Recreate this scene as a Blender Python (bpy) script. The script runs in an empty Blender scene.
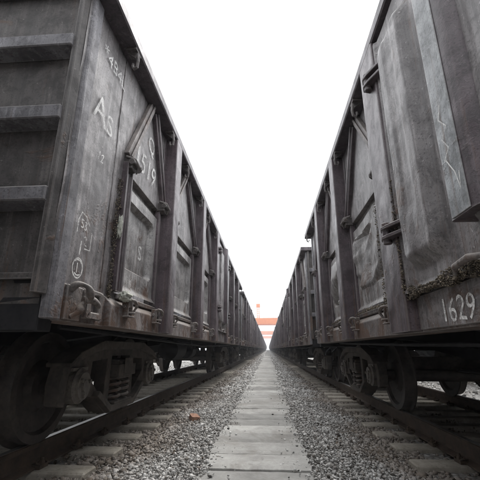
import bpy, bmesh, math, random
import numpy as np
from mathutils import Vector, Matrix
R = math.radians
rnd = random.Random(7)
sc = bpy.context.scene
COL = sc.collection

# ------------------------------------------------------------------ camera, sky, sun, exposure
CAMZ = 0.85
cam = bpy.data.cameras.new('camera'); cam_o = bpy.data.objects.new('camera', cam); COL.objects.link(cam_o)
cam.sensor_width = 36; cam.lens = 26.63; cam.clip_start = 0.05; cam.clip_end = 5000
cam_o.location = (0, 0, CAMZ); cam_o.rotation_euler = (R(90 + 17.07), 0, R(4.31))
sc.camera = cam_o

SUN_EL, SUN_AZ = R(58), R(20)
w = bpy.data.worlds.new('World'); sc.world = w; w.use_nodes = True
nt = w.node_tree; nt.nodes.clear()
sky = nt.nodes.new('ShaderNodeTexSky'); sky.sky_type = 'NISHITA'; sky.sun_disc = False
sky.sun_elevation = SUN_EL; sky.sun_rotation = SUN_AZ; sky.air_density = 1.0; sky.dust_density = 6.0; sky.ozone_density = 1.0
hs = nt.nodes.new('ShaderNodeHueSaturation'); hs.inputs['Saturation'].default_value = 0.12
mxw = nt.nodes.new('ShaderNodeMix'); mxw.data_type = 'RGBA'; mxw.inputs[0].default_value = 0.7
mxw.inputs[7].default_value = (9.2, 9.4, 9.7, 1)          # even cloud deck over the clear-sky model
bg = nt.nodes.new('ShaderNodeBackground'); bg.inputs[1].default_value = 0.12
wo = nt.nodes.new('ShaderNodeOutputWorld')
nt.links.new(sky.outputs[0], hs.inputs['Color']); nt.links.new(hs.outputs[0], mxw.inputs[6])
nt.links.new(mxw.outputs[2], bg.inputs[0]); nt.links.new(bg.outputs[0], wo.inputs[0])

sl = bpy.data.lights.new('sun', 'SUN'); sl.energy = 1.0; sl.angle = R(25); sl.color = (1, 0.97, 0.93)
so = bpy.data.objects.new('sun', sl); COL.objects.link(so)
so.rotation_euler = (R(90) - SUN_EL, 0, R(180) - SUN_AZ)

vs = sc.view_settings; vs.view_transform = 'Standard'; vs.look = 'None'; vs.gamma = 1; vs.use_curve_mapping = False
vs.exposure = 1.3
sc.render.engine = 'CYCLES'
sc.cycles.use_denoising = True; sc.cycles.max_bounces = 5; sc.cycles.diffuse_bounces = 3
sc.cycles.use_adaptive_sampling = True; sc.cycles.adaptive_threshold = 0.02
sc.cycles.volume_bounces = 1

# ------------------------------------------------------------------ materials
def mat(name):
    m = bpy.data.materials.new(name); m.use_nodes = True
    t = m.node_tree; b = t.nodes['Principled BSDF']
    return m, t, b
def N(t, typ, **kw):
    n = t.nodes.new(typ)
    for k, v in kw.items(): setattr(n, k, v)
    return n
def noise(t, vec, scale, detail=5, rough=0.6, dist=0.0):
    n = N(t, 'ShaderNodeTexNoise'); n.inputs['Scale'].default_value = scale
    n.inputs['Detail'].default_value = detail; n.inputs['Roughness'].default_value = rough
    n.inputs['Distortion'].default_value = dist
    t.links.new(vec, n.inputs['Vector']); return n.outputs['Fac']
def ramp(t, fac, a, b, ca=(0, 0, 0, 1), cb=(1, 1, 1, 1)):
    n = N(t, 'ShaderNodeValToRGB'); e = n.color_ramp.elements
    e[0].position = a; e[1].position = b; e[0].color = ca; e[1].color = cb
    t.links.new(fac, n.inputs[0]); return n.outputs['Color']
def mix(t, fac, a, b, mode='MIX'):
    n = N(t, 'ShaderNodeMix', data_type='RGBA', blend_type=mode)
    for s, v in ((0, fac), (6, a), (7, b)):
        if isinstance(v, (int, float)): n.inputs[s].default_value = v
        elif isinstance(v, tuple): n.inputs[s].default_value = (*v[:3], 1)
        else: t.links.new(v, n.inputs[s])
    return n.outputs[2]
def mathn(t, op, a, b=None):
    n = N(t, 'ShaderNodeMath', operation=op)
    for s, v in ((0, a), (1, b)):
        if v is None: continue
        if isinstance(v, (int, float)): n.inputs[s].default_value = v
        else: t.links.new(v, n.inputs[s])
    return n.outputs[0]
def pos(t, sx=1, sy=1, sz=1):
    g = N(t, 'ShaderNodeNewGeometry')
    if (sx, sy, sz) == (1, 1, 1): return g.outputs['Position']
    m = N(t, 'ShaderNodeMapping'); m.inputs['Scale'].default_value = (sx, sy, sz)
    t.links.new(g.outputs['Position'], m.inputs['Vector']); return m.outputs[0]
def bump(t, b, h, strength, dist):
    n = N(t, 'ShaderNodeBump'); n.inputs['Strength'].default_value = strength; n.inputs['Distance'].default_value = dist
    t.links.new(h, n.inputs['Height']); t.links.new(n.outputs[0], b.inputs['Normal'])

def paint(name, base, pale, rustiness=0.5, rough=0.6, wear=True, dust=0.45, rustc=(0.075, 0.04, 0.024)):
    m, t, b = mat(name)
    p = pos(t)
    big = noise(t, p, 0.9, 4, 0.68)
    c = mix(t, ramp(t, big, 0.36, 0.66), base, pale)
    streak = noise(t, pos(t, 9, 9, 0.55), 1.0, 4, 0.7)
    c = mix(t, ramp(t, streak, 0.47, 0.66), c, mix(t, 0.62, c, tuple(0.30 * v for v in base)))
    pstreak = noise(t, pos(t, 14, 14, 0.8), 1.3, 3, 0.7, 0.3)
    c = mix(t, mathn(t, 'MULTIPLY', ramp(t, pstreak, 0.54, 0.70), 0.45), c, tuple(min(1, 1.7 * v + 0.02) for v in pale))
    blot = noise(t, p, 5.5, 5, 0.78, 0.4)
    c = mix(t, mathn(t, 'MULTIPLY', ramp(t, blot, 0.48, 0.60), 0.6), c, tuple(0.36 * v for v in base))
    fade = N(t, 'ShaderNodeMapRange'); fade.inputs[1].default_value = 0.3; fade.inputs[2].default_value = 0.7; fade.inputs[3].default_value = 0.78; fade.inputs[4].default_value = 1.22
    t.links.new(noise(t, pos(t, 0.9, 0.10, 0.01), 1.0, 2, 0.5), fade.inputs[0])
    fv = N(t, 'ShaderNodeVectorMath', operation='SCALE'); t.links.new(c, fv.inputs[0]); t.links.new(fade.outputs[0], fv.inputs['Scale']); c = fv.outputs[0]
    # rust, heavier low down where the load spills out
    sep = N(t, 'ShaderNodeSeparateXYZ'); t.links.new(p, sep.inputs[0])
    zr = N(t, 'ShaderNodeMapRange'); zr.inputs[1].default_value = 1.1; zr.inputs[2].default_value = 2.1; zr.inputs[3].default_value = 0.13; zr.inputs[4].default_value = 0.0
    t.links.new(sep.outputs['Z'], zr.inputs[0]); low = zr.outputs[0]
    rn = mathn(t, 'ADD', noise(t, p, 2.6, 5, 0.76, 0.5), low)
    rm = ramp(t, rn, 0.70 - 0.16 * rustiness, 0.80 - 0.16 * rustiness)
    rc = mix(t, noise(t, p, 22, 4), tuple(0.55 * v for v in rustc), tuple(1.9 * v for v in rustc))
    c = mix(t, mathn(t, 'MULTIPLY', rm, 0.9), c, rc)
    run = mathn(t, 'ADD', noise(t, pos(t, 22, 22, 0.9), 1.0, 4, 0.72, 0.2), mathn(t, 'MULTIPLY', low, 0.6))
    c = mix(t, mathn(t, 'MULTIPLY', ramp(t, run, 0.63 - 0.05 * rustiness, 0.76 - 0.05 * rustiness), 0.7), c, rc)
    speck = noise(t, p, 75, 2, 0.6)
    c = mix(t, mathn(t, 'MULTIPLY', ramp(t, speck, 0.57, 0.66), 0.6), c, tuple(0.35 * v for v in base))
    chip = noise(t, p, 34, 4, 0.78, 0.6)
    c = mix(t, mathn(t, 'MULTIPLY', ramp(t, chip, 0.63, 0.69), 0.65), c, tuple(min(1, 1.6 * v + 0.06) for v in pale))
    if wear:
        bv = N(t, 'ShaderNodeBevel'); bv.samples = 2; bv.inputs['Radius'].default_value = 0.012
        g = N(t, 'ShaderNodeNewGeometry'); d = N(t, 'ShaderNodeVectorMath', operation='DOT_PRODUCT')
        t.links.new(bv.outputs[0], d.inputs[0]); t.links.new(g.outputs['Normal'], d.inputs[1])
        e = mathn(t, 'SUBTRACT', 1.0, d.outputs['Value'])
        e = ramp(t, mathn(t, 'MULTIPLY', e, mathn(t, 'MULTIPLY', noise(t, p, 9, 6, 0.75), 2.0)), 0.03, 0.16)
        c = mix(t, mathn(t, 'MULTIPLY', e, 0.65), c, (0.30, 0.28, 0.27))
    # settled dust on faces that look up
    g2 = N(t, 'ShaderNodeNewGeometry'); s2 = N(t, 'ShaderNodeSeparateXYZ'); t.links.new(g2.outputs['Normal'], s2.inputs[0])
    c = mix(t, mathn(t, 'MULTIPLY', ramp(t, s2.outputs['Z'], 0.25, 0.8), dust), c, (0.26, 0.235, 0.205))
    t.links.new(c, b.inputs['Base Color'])
    rr = N(t, 'ShaderNodeMapRange'); rr.inputs[3].default_value = rough - 0.15; rr.inputs[4].default_value = rough + 0.25
    t.links.new(blot, rr.inputs[0]); t.links.new(rr.outputs[0], b.inputs['Roughness'])
    b.inputs['Specular IOR Level'].default_value = 0.55
    hgt = mathn(t, 'ADD', mathn(t, 'MULTIPLY', noise(t, p, 3.0, 2, 0.5), 6.0), mathn(t, 'MULTIPLY', chip, 0.35))
    bump(t, b, mathn(t, 'ADD', hgt, mathn(t, 'MULTIPLY', rm, 0.5)), 0.7, 0.007)
    return m

def simple(name, a, bcol, scale=8, rough=0.8, bstr=0.4, bdist=0.004, metallic=0.0):
    m, t, b = mat(name); p = pos(t)
    n1 = noise(t, p, scale, 7, 0.7, 0.2)
    c = mix(t, ramp(t, n1, 0.35, 0.68), a, bcol)
    n2 = noise(t, p, scale * 7, 4, 0.65)
    c = mix(t, mathn(t, 'MULTIPLY', ramp(t, n2, 0.52, 0.7), 0.5), c, tuple(0.5 * v for v in a))
    t.links.new(c, b.inputs['Base Color']); b.inputs['Roughness'].default_value = rough
    b.inputs['Metallic'].default_value = metallic; b.inputs['Specular IOR Level'].default_value = 0.5 if metallic else 0.2
    bump(t, b, mathn(t, 'ADD', n1, n2), bstr, bdist); return m

M = {}
M['panel'] = paint('grey_wagon_sheet', (0.112, 0.100, 0.101), (0.265, 0.248, 0.247), 0.5, rough=0.44)
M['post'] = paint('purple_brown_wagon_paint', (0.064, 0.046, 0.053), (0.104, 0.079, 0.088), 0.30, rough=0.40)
M['chord'] = paint('dark_chord_paint', (0.050, 0.038, 0.044), (0.095, 0.077, 0.086), 0.25, rough=0.42)
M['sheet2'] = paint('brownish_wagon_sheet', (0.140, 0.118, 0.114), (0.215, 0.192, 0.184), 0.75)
M['doorsheet'] = paint('pale_drop_door_sheet', (0.215, 0.203, 0.20), (0.43, 0.415, 0.405), 0.42, rough=0.40)
M['endsheet'] = paint('dark_end_sheet', (0.050, 0.044, 0.043), (0.088, 0.077, 0.072), 0.45)
M['endrib'] = paint('end_rib_paint', (0.105, 0.100, 0.110), (0.185, 0.180, 0.192), 0.15)
M['lit_face_grey'] = paint('scratched_lit_grey_steel', (0.185, 0.192, 0.198), (0.285, 0.30, 0.31), 0.3, rough=0.45)  # scratched grey, with the light on the lock cover's outer face painted in
M['fitting'] = paint('worn_steel_fittings', (0.095, 0.082, 0.078), (0.17, 0.15, 0.14), 0.55, dust=0.6)
M['dark'] = paint('grimy_dark_fittings', (0.050, 0.042, 0.041), (0.09, 0.075, 0.07), 0.5, dust=0.35)
M['under'] = simple('oily_underframe_black', (0.012, 0.012, 0.0145), (0.026, 0.025, 0.027), 6, 0.65)
M['bogie'] = simple('dusty_bogie_casting', (0.048, 0.043, 0.040), (0.115, 0.098, 0.083), 5, 0.75)
M['wheel'] = simple('wheel_steel', (0.040, 0.036, 0.035), (0.085, 0.072, 0.063), 7, 0.55)
M['tread'] = simple('polished_tread', (0.35, 0.34, 0.33), (0.45, 0.44, 0.43), 20, 0.3, 0.1, 0.001, 0.9)
M['rail'] = simple('rusty_rail', (0.05, 0.038, 0.030), (0.10, 0.072, 0.052), 9, 0.7)
M['railhead'] = simple('rail_running_surface', (0.30, 0.28, 0.26), (0.42, 0.40, 0.38), 12, 0.35, 0.1, 0.001, 0.8)
M['sleeper'] = simple('concrete_sleeper', (0.23, 0.207, 0.172), (0.39, 0.36, 0.31), 5, 0.95, 0.6, 0.006)
M['rag'] = simple('pale_rag_cloth', (0.30, 0.31, 0.27), (0.58, 0.58, 0.52), 30, 0.95)
M['brick'] = simple('red_brick', (0.22, 0.12, 0.085), (0.36, 0.22, 0.155), 25, 0.95)
M['orange'] = simple('orange_crane_paint', (0.62, 0.15, 0.015), (0.70, 0.20, 0.03), 0.6, 0.5, 0.05)
M['cranegrey'] = simple('grey_crane_steel', (0.22, 0.23, 0.24), (0.32, 0.33, 0.34), 1.5, 0.6, 0.1)
M['glass'], _t, _b = mat('crane_cab_glass'); _b.inputs['Base Color'].default_value = (0.05, 0.08, 0.1, 1); _b.inputs['Roughness'].default_value = 0.1
M['bearing'] = simple('bearing_cap_steel', (0.09, 0.083, 0.076), (0.20, 0.178, 0.155), 12, 0.5)

def slab_mat():
    m, t, b = mat('weathered_concrete_slab'); p = pos(t)
    oi = N(t, 'ShaderNodeObjectInfo')
    n1 = noise(t, p, 3.0, 7, 0.7, 0.3); n2 = noise(t, p, 40, 5, 0.7)
    c = mix(t, ramp(t, n1, 0.33, 0.68), (0.225, 0.22, 0.208), (0.385, 0.38, 0.36))
    c = mix(t, mathn(t, 'MULTIPLY', ramp(t, n2, 0.45, 0.7), 0.45), c, (0.22, 0.21, 0.195))
    st = noise(t, p, 1.1, 6, 0.7, 0.8)
    c = mix(t, mathn(t, 'MULTIPLY', ramp(t, st, 0.52, 0.62), 0.6), c, (0.17, 0.155, 0.135))
    crk = noise(t, p, 7, 6, 0.8, 1.2)
    c = mix(t, mathn(t, 'MULTIPLY', ramp(t, crk, 0.60, 0.66), 0.55), c, (0.14, 0.13, 0.12))
    lv = N(t, 'ShaderNodeMapRange'); lv.inputs[3].default_value = 0.66; lv.inputs[4].default_value = 1.15
    t.links.new(oi.outputs['Random'], lv.inputs[0])
    cc = N(t, 'ShaderNodeVectorMath', operation='SCALE'); t.links.new(c, cc.inputs[0]); t.links.new(lv.outputs[0], cc.inputs['Scale'])
    t.links.new(cc.outputs[0], b.inputs['Base Color']); b.inputs['Roughness'].default_value = 0.95
    bump(t, b, mathn(t, 'ADD', n1, mathn(t, 'MULTIPLY', n2, 0.6)), 0.7, 0.008); return m
M['slab'] = slab_mat()

def stone_mat(name='ballast_stone', tint=(1, 1, 1)):
    m, t, b = mat(name); p = pos(t)
    a = N(t, 'ShaderNodeAttribute'); a.attribute_name = 'tone'
    r = N(t, 'ShaderNodeValToRGB'); e = r.color_ramp.elements
    e[0].position = 0.0; e[0].color = (0.05, 0.047, 0.045, 1); e[1].position = 1.0; e[1].color = (0.70, 0.69, 0.67, 1)
    for q, c in ((0.16, (0.15, 0.145, 0.135)), (0.45, (0.39, 0.384, 0.372)), (0.8, (0.58, 0.573, 0.556))):
        x = e.new(q); x.color = (*c, 1)
    t.links.new(a.outputs['Fac'], r.inputs[0])
    dirt = N(t, 'ShaderNodeAttribute'); dirt.attribute_name = 'dirt'
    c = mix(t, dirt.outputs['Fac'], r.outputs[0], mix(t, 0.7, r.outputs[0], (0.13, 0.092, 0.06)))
    n = noise(t, p, 60, 4, 0.7)
    c = mix(t, mathn(t, 'MULTIPLY', ramp(t, n, 0.5, 0.7), 0.35), c, (0.12, 0.11, 0.10))
    t.links.new(c, b.inputs['Base Color']); b.inputs['Roughness'].default_value = 0.95
    bump(t, b, n, 0.5, 0.004); return m
M['stone'] = stone_mat()

def ground_mat():
    m, t, b = mat('ballast_ground'); p = pos(t)
    v = N(t, 'ShaderNodeTexVoronoi'); v.inputs['Scale'].default_value = 24; t.links.new(p, v.inputs['Vector'])
    g = N(t, 'ShaderNodeSeparateColor'); t.links.new(v.outputs['Color'], g.inputs[0])
    c = ramp(t, g.outputs[0], 0.0, 1.0, (0.16, 0.155, 0.145, 1), (0.46, 0.45, 0.43, 1))
    c = mix(t, mathn(t, 'MULTIPLY', ramp(t, v.outputs['Distance'], 0.35, 0.75), 0.6), c, (0.07, 0.065, 0.06))
    n = noise(t, p, 0.6, 6, 0.65)
    c = mix(t, mathn(t, 'MULTIPLY', ramp(t, n, 0.45, 0.65), 0.45), c, (0.17, 0.14, 0.11))
    t.links.new(c, b.inputs['Base Color']); b.inputs['Roughness'].default_value = 0.95
    inv = mathn(t, 'SUBTRACT', 1.0, v.outputs['Distance']); bump(t, b, inv, 0.8, 0.03); return m
M['ground'] = ground_mat()

def chalk_mat():
    m, t, b = mat('chalk_white_marking'); p = pos(t)
    b.inputs['Base Color'].default_value = (0.80, 0.79, 0.77, 1); b.inputs['Roughness'].default_value = 0.95
    n = mathn(t, 'ADD', mathn(t, 'MULTIPLY', noise(t, p, 55, 6, 0.8), 0.6), mathn(t, 'MULTIPLY', noise(t, p, 9, 3), 0.4))
    t.links.new(mathn(t, 'MULTIPLY', ramp(t, n, 0.38, 0.56), 0.92), b.inputs['Alpha']); return m
M['chalk'] = chalk_mat()
def coal_mat():
    m, t, b = mat('ore_and_coal_debris'); p = pos(t)
    a = N(t, 'ShaderNodeAttribute'); a.attribute_name = 'tone'
    c = ramp(t, a.outputs['Fac'], 0.1, 1.0, (0.035, 0.028, 0.024, 1), (0.36, 0.30, 0.22, 1))
    t.links.new(c, b.inputs['Base Color']); b.inputs['Roughness'].default_value = 0.9; return m
M['debris'] = coal_mat()

# ------------------------------------------------------------------ mesh helpers
class MB:
    """collects shapes into one bmesh, build() links them as one object"""
    def __init__(s): s.bm = bmesh.new()
    def box(s, x0, x1, y0, y1, z0, z1):
        v = [s.bm.verts.new((x, y, z)) for x in (x0, x1) for y in (y0, y1) for z in (z0, z1)]
        for f in ((0, 1, 3, 2), (4, 6, 7, 5), (0, 4, 5, 1), (2, 3, 7, 6), (0, 2, 6, 4), (1, 5, 7, 3)):
            s.bm.faces.new([v[i] for i in f])
        return s
    def hexa(s, pts):                    # 8 points: bottom 4 then top 4
        v = [s.bm.verts.new(p) for p in pts]
        for f in ((3, 2, 1, 0), (4, 5, 6, 7), (0, 1, 5, 4), (1, 2, 6, 5), (2, 3, 7, 6), (3, 0, 4, 7)):
            s.bm.faces.new([v[i] for i in f])
        return s
    def bar(s, a, b, w, d, out=(1, 0, 0)):   # rectangular bar from a to b, width w in plane, depth d along out
        a = Vector(a); b = Vector(b); o = Vector(out).normalized(); t = (b - a).normalized(); n = t.cross(o).normalized()
        pts = []
        for p in (a, b):
            for (i, j) in ((-1, 0), (1, 0), (1, 1), (-1, 1)):
                pts.append(p + n * (i * w / 2) + o * (j * d))
        return s.hexa(pts)
    def tube(s, path, r, seg=8, caps=True):
        path = [Vector(p) for p in path]; rings = []
        up = Vector((0.31, 0.17, 0.93))
        for i, p in enumerate(path):
            a = path[max(i - 1, 0)]; b = path[min(i + 1, len(path) - 1)]
            t = (b - a).normalized(); n = t.cross(up)
            if n.length < 1e-3: n = t.cross(Vector((1, 0, 0)))
            n.normalize(); m = t.cross(n); rr = r[i] if isinstance(r, (list, tuple)) else r
            rings.append([s.bm.verts.new(p + n * rr * math.cos(2 * math.pi * k / seg) + m * rr * math.sin(2 * math.pi * k / seg)) for k in range(seg)])
        for A, B in zip(rings, rings[1:]):
            for k in range(seg): s.bm.faces.new((A[k], A[(k + 1) % seg], B[(k + 1) % seg], B[k]))
        if caps: s.bm.faces.new(rings[0][::-1]); s.bm.faces.new(rings[-1])
        return s
    def cyl(s, a, b, r, seg=12): return s.tube([a, b], r, seg)
    def lathe(s, prof, origin, axis='X', seg=28, sg=1):   # prof: (along, radius)
        rings = []
        for (h, r) in prof:
            ring = []
            for k in range(seg):
                c, q = math.cos(2 * math.pi * k / seg), math.sin(2 * math.pi * k / seg)
                if axis == 'X': p = (origin[0] + sg * h, origin[1] + r * c, origin[2] + r * q)
                else: p = (origin[0] + r * c, origin[1] + r * q, origin[2] + h)
                ring.append(s.bm.verts.new(p))
            rings.append(ring)
        for A, B in zip(rings, rings[1:]):
            for k in range(seg): s.bm.faces.new((A[k], A[(k + 1) % seg], B[(k + 1) % seg], B[k]))
        s.bm.faces.new(rings[0]); s.bm.faces.new(rings[-1][::-1])
        return s
    def prism(s, poly, f, a, b):         # poly 2D points; f(u,v,h)->xyz, extruded between h=a and h=b
        A = [s.bm.verts.new(f(u, v, a)) for u, v in poly]; B = [s.bm.verts.new(f(u, v, b)) for u, v in poly]
        s.bm.faces.new(A); s.bm.faces.new(B[::-1]); n = len(poly)
        for k in range(n): s.bm.faces.new((A[k], B[k], B[(k + 1) % n], A[(k + 1) % n]))
        return s
    def plate(s, outer, holes, f, a, b): # polygon with holes, extruded
        bm2 = bmesh.new(); 
        for loop in [outer] + holes:
            v = [bm2.verts.new((u, q, 0)) for u, q in loop]
            for k in range(len(v)): bm2.edges.new((v[k], v[(k + 1) % len(v)]))
        bmesh.ops.triangle_fill(bm2, edges=bm2.edges[:], use_beauty=True)
        bm2.verts.index_update(); co = [tuple(v.co) for v in bm2.verts]; fs = [[v.index for v in fa.verts] for fa in bm2.faces]; bm2.free()
        A = [s.bm.verts.new(f(u, q, a)) for u, q, _ in co]; B = [s.bm.verts.new(f(u, q, b)) for u, q, _ in co]
        for fa in fs: s.bm.faces.new([A[i] for i in fa]); s.bm.faces.new([B[i] for i in fa[::-1]])
        o = 0
        for loop in [outer] + holes:
            n = len(loop)
            for k in range(n): s.bm.faces.new((A[o + k], B[o + k], B[o + (k + 1) % n], A[o + (k + 1) % n]))
            o += n
        return s
    def grid(s, nu, nv, f):              # f(u,v) in 0..1 -> xyz
        V = [[s.bm.verts.new(f(i / nu, j / nv)) for j in range(nv + 1)] for i in range(nu + 1)]
        for i in range(nu):
            for j in range(nv): s.bm.faces.new((V[i][j], V[i + 1][j], V[i + 1][j + 1], V[i][j + 1]))
        return s
    def mesh(s, name, material, bevel=0.0, smooth=False):
        if bevel: bmesh.ops.bevel(s.bm, geom=s.bm.edges[:], offset=bevel, segments=1, affect='EDGES', clamp_overlap=True)
        bmesh.ops.recalc_face_normals(s.bm, faces=s.bm.faces[:])
        me = bpy.data.meshes.new(name); s.bm.to_mesh(me); s.bm.free()
        me.materials.append(M[material])
        if smooth: me.shade_smooth() if smooth is True else smooth_by_angle(me, smooth)
        return me
    def build(s, name, material, parent=None, loc=(0, 0, 0), bevel=0.0, smooth=False, label=None):
        return inst(name, s.mesh(name, material, bevel, smooth), parent, loc, label=label)
def smooth_by_angle(me, ang):
    me.shade_smooth(); me.set_sharp_from_angle(angle=R(ang))
def inst(name, me, parent=None, loc=(0, 0, 0), rot=(0, 0, 0), label=None):
    o = bpy.data.objects.new(name, me); COL.objects.link(o); o.location = loc; o.rotation_euler = rot
    if parent: o.parent = parent
    if label: o['label'] = label
    return o
def empty(name, loc=(0, 0, 0), rz=0):
    o = bpy.data.objects.new(name, None); COL.objects.link(o); o.location = loc; o.rotation_euler = (0, 0, rz)
    o.empty_display_size = 0.1; return o
def tag(o, label=None, cat=None, group=None, kind=None):
    if label: o['label'] = label
    if cat: o['category'] = cat
    if group: o['group'] = group
    if kind: o['kind'] = kind
    return o
def children(o): return KIDS.get(o.name, [])

def text_mesh(body, size, f, jit=0.0, shear=0.0):
    cu = bpy.data.curves.new('txt', 'FONT'); cu.body = body; cu.size = size; cu.resolution_u = 3; cu.shear = shear
    to = bpy.data.objects.new('txt', cu); COL.objects.link(to)
    dg = bpy.context.evaluated_depsgraph_get(); me = bpy.data.meshes.new_from_object(to.evaluated_get(dg))
    bpy.data.objects.remove(to); bpy.data.curves.remove(cu)
    for v in me.vertices:
        u, q = v.co.x, v.co.y
        u += jit * math.sin(9 * q / size + 2 * u / size); q += jit * math.sin(7 * u / size)
        v.co = f(u, q)
    me.materials.clear(); me.materials.append(M['chalk']); return me

def sm(x): x = max(0, min(1, x)); return x * x * (3 - 2 * x)
def vn(x, y, s=0):                        # cheap smooth noise
    return (math.sin(x * 1.7 + s) * math.cos(y * 2.3 + 1.3 * s) + math.sin(x * 3.9 + y * 2.1 + s * 2.7) * 0.5 + math.cos(y * 5.3 - x * 1.1 + s) * 0.3) / 1.8

def crumple(u, v, seed):                   # flat facets with sharp creases between them, like buckled plate
    h = lambda i, j: ((math.sin(i * 127.1 + j * 311.7 + seed * 74.7) * 43758.5453) % 1.0)
    u += .35 * math.sin(v * 1.1 + seed); i, j = math.floor(u), math.floor(v); a, b = u - i, v - j
    if a + b < 1: return h(i, j) * (1 - a - b) + h(i + 1, j) * a + h(i, j + 1) * b
    return h(i + 1, j + 1) * (a + b - 1) + h(i, j + 1) * (1 - a) + h(i + 1, j) * (1 - b)

# ------------------------------------------------------------------ the setting
TL, TR = -2.62, 2.47            # track centre lines
DB = 0.115                      # wagon bodies ride this much above the datum
ZL, ZR = 0.26, 0.21             # body datum heights; rail tops lie DB lower
FAR = 330.0

g = MB(); g.grid(2, 2, lambda u, v: ((u - .5) * 3000, v * 3500 - 600, -0.20))
ground = tag(g.build('ground', 'ground'), 'grey ballast ground under and beyond the tracks', 'ground', kind='structure')

# stones -----------------------------------------------------------------
def stones(name, n, sampler, size, zfun, seed, tone=None, dirtfun=None, material='stone', flat=0.75):
    g = np.random.default_rng(seed)
    var = 26; shapes = []
    for _ in range(var):
        pts = g.uniform(-1, 1, (11, 3)); pts = np.sign(pts) * np.abs(pts) ** .45 * np.array([g.uniform(.6, 1.15), g.uniform(.6, 1.15), g.uniform(.45, .85)])
        hb = bmesh.new()
        for p_ in pts: hb.verts.new(p_)
        r_ = bmesh.ops.convex_hull(hb, input=hb.verts[:])
        bmesh.ops.delete(hb, geom=[v for v in hb.verts if not v.link_faces], context='VERTS')
        hb.verts.index_update(); hb.verts.ensure_lookup_table()
        shapes.append((np.array([v.co[:] for v in hb.verts]) * .82, np.array([[v.index for v in f.verts] for f in hb.faces]))); hb.free()
    x, y = sampler(g, n); n = len(x)
    s = g.gamma(4.5, 1 / 4.5, n) * size(x, y) / 2
    k = np.sort(g.integers(0, var, n))
    q = g.normal(size=(n, 4)); q /= np.linalg.norm(q, axis=1)[:, None]
    a, b, c, d = q.T
    Rm = np.stack([np.stack([1 - 2 * (c * c + d * d), 2 * (b * c - a * d), 2 * (b * d + a * c)], -1),
                   np.stack([2 * (b * c + a * d), 1 - 2 * (b * b + d * d), 2 * (c * d - a * b)], -1),
                   np.stack([2 * (b * d - a * c), 2 * (c * d + a * b), 1 - 2 * (b * b + c * c)], -1)], 1)
    z = zfun(x, y, g); C = np.stack([x, y, z], -1); VV, FF, cnt, off = [], [], np.zeros(n, int), 0
    for kk in range(var):
        ids = np.where(k == kk)[0]; bv, bf = shapes[kk]
        V = np.einsum('nij,nkj->nki', Rm[ids], bv[None] * s[ids][:, None, None]); V[:, :, 2] *= flat; V += C[ids][:, None, :]
        VV.append(V.reshape(-1, 3)); FF.append((bf[None] + (off + np.arange(len(ids)) * len(bv))[:, None, None]).reshape(-1, 3))
        cnt[ids] = len(bv); off += len(ids) * len(bv)
    V = np.concatenate(VV); F = np.concatenate(FF); nb = cnt
    me = bpy.data.meshes.new(name); me.vertices.add(len(V)); me.vertices.foreach_set('co', V.reshape(-1).astype(np.float32))
    me.loops.add(len(F) * 3); me.loops.foreach_set('vertex_index', F.reshape(-1).astype(np.int32))
    me.polygons.add(len(F)); me.polygons.foreach_set('loop_start', np.arange(0, len(F) * 3, 3, dtype=np.int32))
    me.update(calc_edges=True)
    tn = np.clip(g.beta(1.9, 1.6, n), 0, 1) * (g.random(n) > .025) if tone is None else tone(g, n, x, y)
    at = me.attributes.new('tone', 'FLOAT', 'POINT'); at.data.foreach_set('value', np.repeat(tn, nb).astype(np.float32))
    dt = np.zeros(n) if dirtfun is None else np.clip(dirtfun(x, y, g), 0, 1)
    at = me.attributes.new('dirt', 'FLOAT', 'POINT'); at.data.foreach_set('value', np.repeat(dt, nb).astype(np.float32))
    me.materials.append(M[material]); o = bpy.data.objects.new(name, me); COL.objects.link(o); return o

PX0, PX1 = -0.53, 0.31
def aisle(y0, y1):
    def f(g, n):
        u = g.random(n); y = 1 / (1 / y0 + u * (1 / y1 - 1 / y0)) if y1 > 12 else y0 + u * (y1 - y0)
        x = np.where(g.random(n) < .86, g.uniform(-1.62, 1.45, n), g.uniform(-2.9, 2.6, n))
        keep = (x < PX0 + 0.05 + 0.05 * np.sin(y * 2.3)) | (x > PX1 - 0.05 + 0.05 * np.sin(y * 3.1 + 1))
        return x[keep], y[keep]
    return f
def bz(x, y):                              # ballast surface: dished beside the walkway, heaped to the sleepers
    return -0.026 + 0.010 * np.sin(x * 5 + y * 1.3) + 0.008 * np.sin(y * 4.1 - x * 3) - 0.046 * np.clip((-x - 0.6) / 0.7, 0, 1) - 0.092 * np.clip((x - 0.35) / 0.8, 0, 1)
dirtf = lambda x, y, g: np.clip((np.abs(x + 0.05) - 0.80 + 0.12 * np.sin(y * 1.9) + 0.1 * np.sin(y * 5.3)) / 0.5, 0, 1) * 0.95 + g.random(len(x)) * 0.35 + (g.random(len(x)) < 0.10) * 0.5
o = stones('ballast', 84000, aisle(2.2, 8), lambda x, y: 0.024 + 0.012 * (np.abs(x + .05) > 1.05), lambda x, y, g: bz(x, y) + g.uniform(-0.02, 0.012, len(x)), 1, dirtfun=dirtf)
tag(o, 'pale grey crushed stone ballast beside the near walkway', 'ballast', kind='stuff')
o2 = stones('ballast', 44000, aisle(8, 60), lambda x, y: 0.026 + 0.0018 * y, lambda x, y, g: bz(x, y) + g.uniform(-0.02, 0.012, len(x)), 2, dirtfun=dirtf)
o4 = stones('ballast', 900, lambda g, n: (np.where(g.random(n) < .5, PX0 + np.abs(g.normal(0, .10, n)), PX1 - np.abs(g.normal(0, .10, n))), g.uniform(2.2, 12, n)), lambda x, y: 0.019, lambda x, y, g: 0.004 + 0 * x, 5)
tag(o4, 'loose stone chips strewn over the walkway slabs', 'ballast', kind='stuff')
tag(o2, 'pale grey crushed stone ballast farther along the walkway', 'ballast', kind='stuff')
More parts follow.
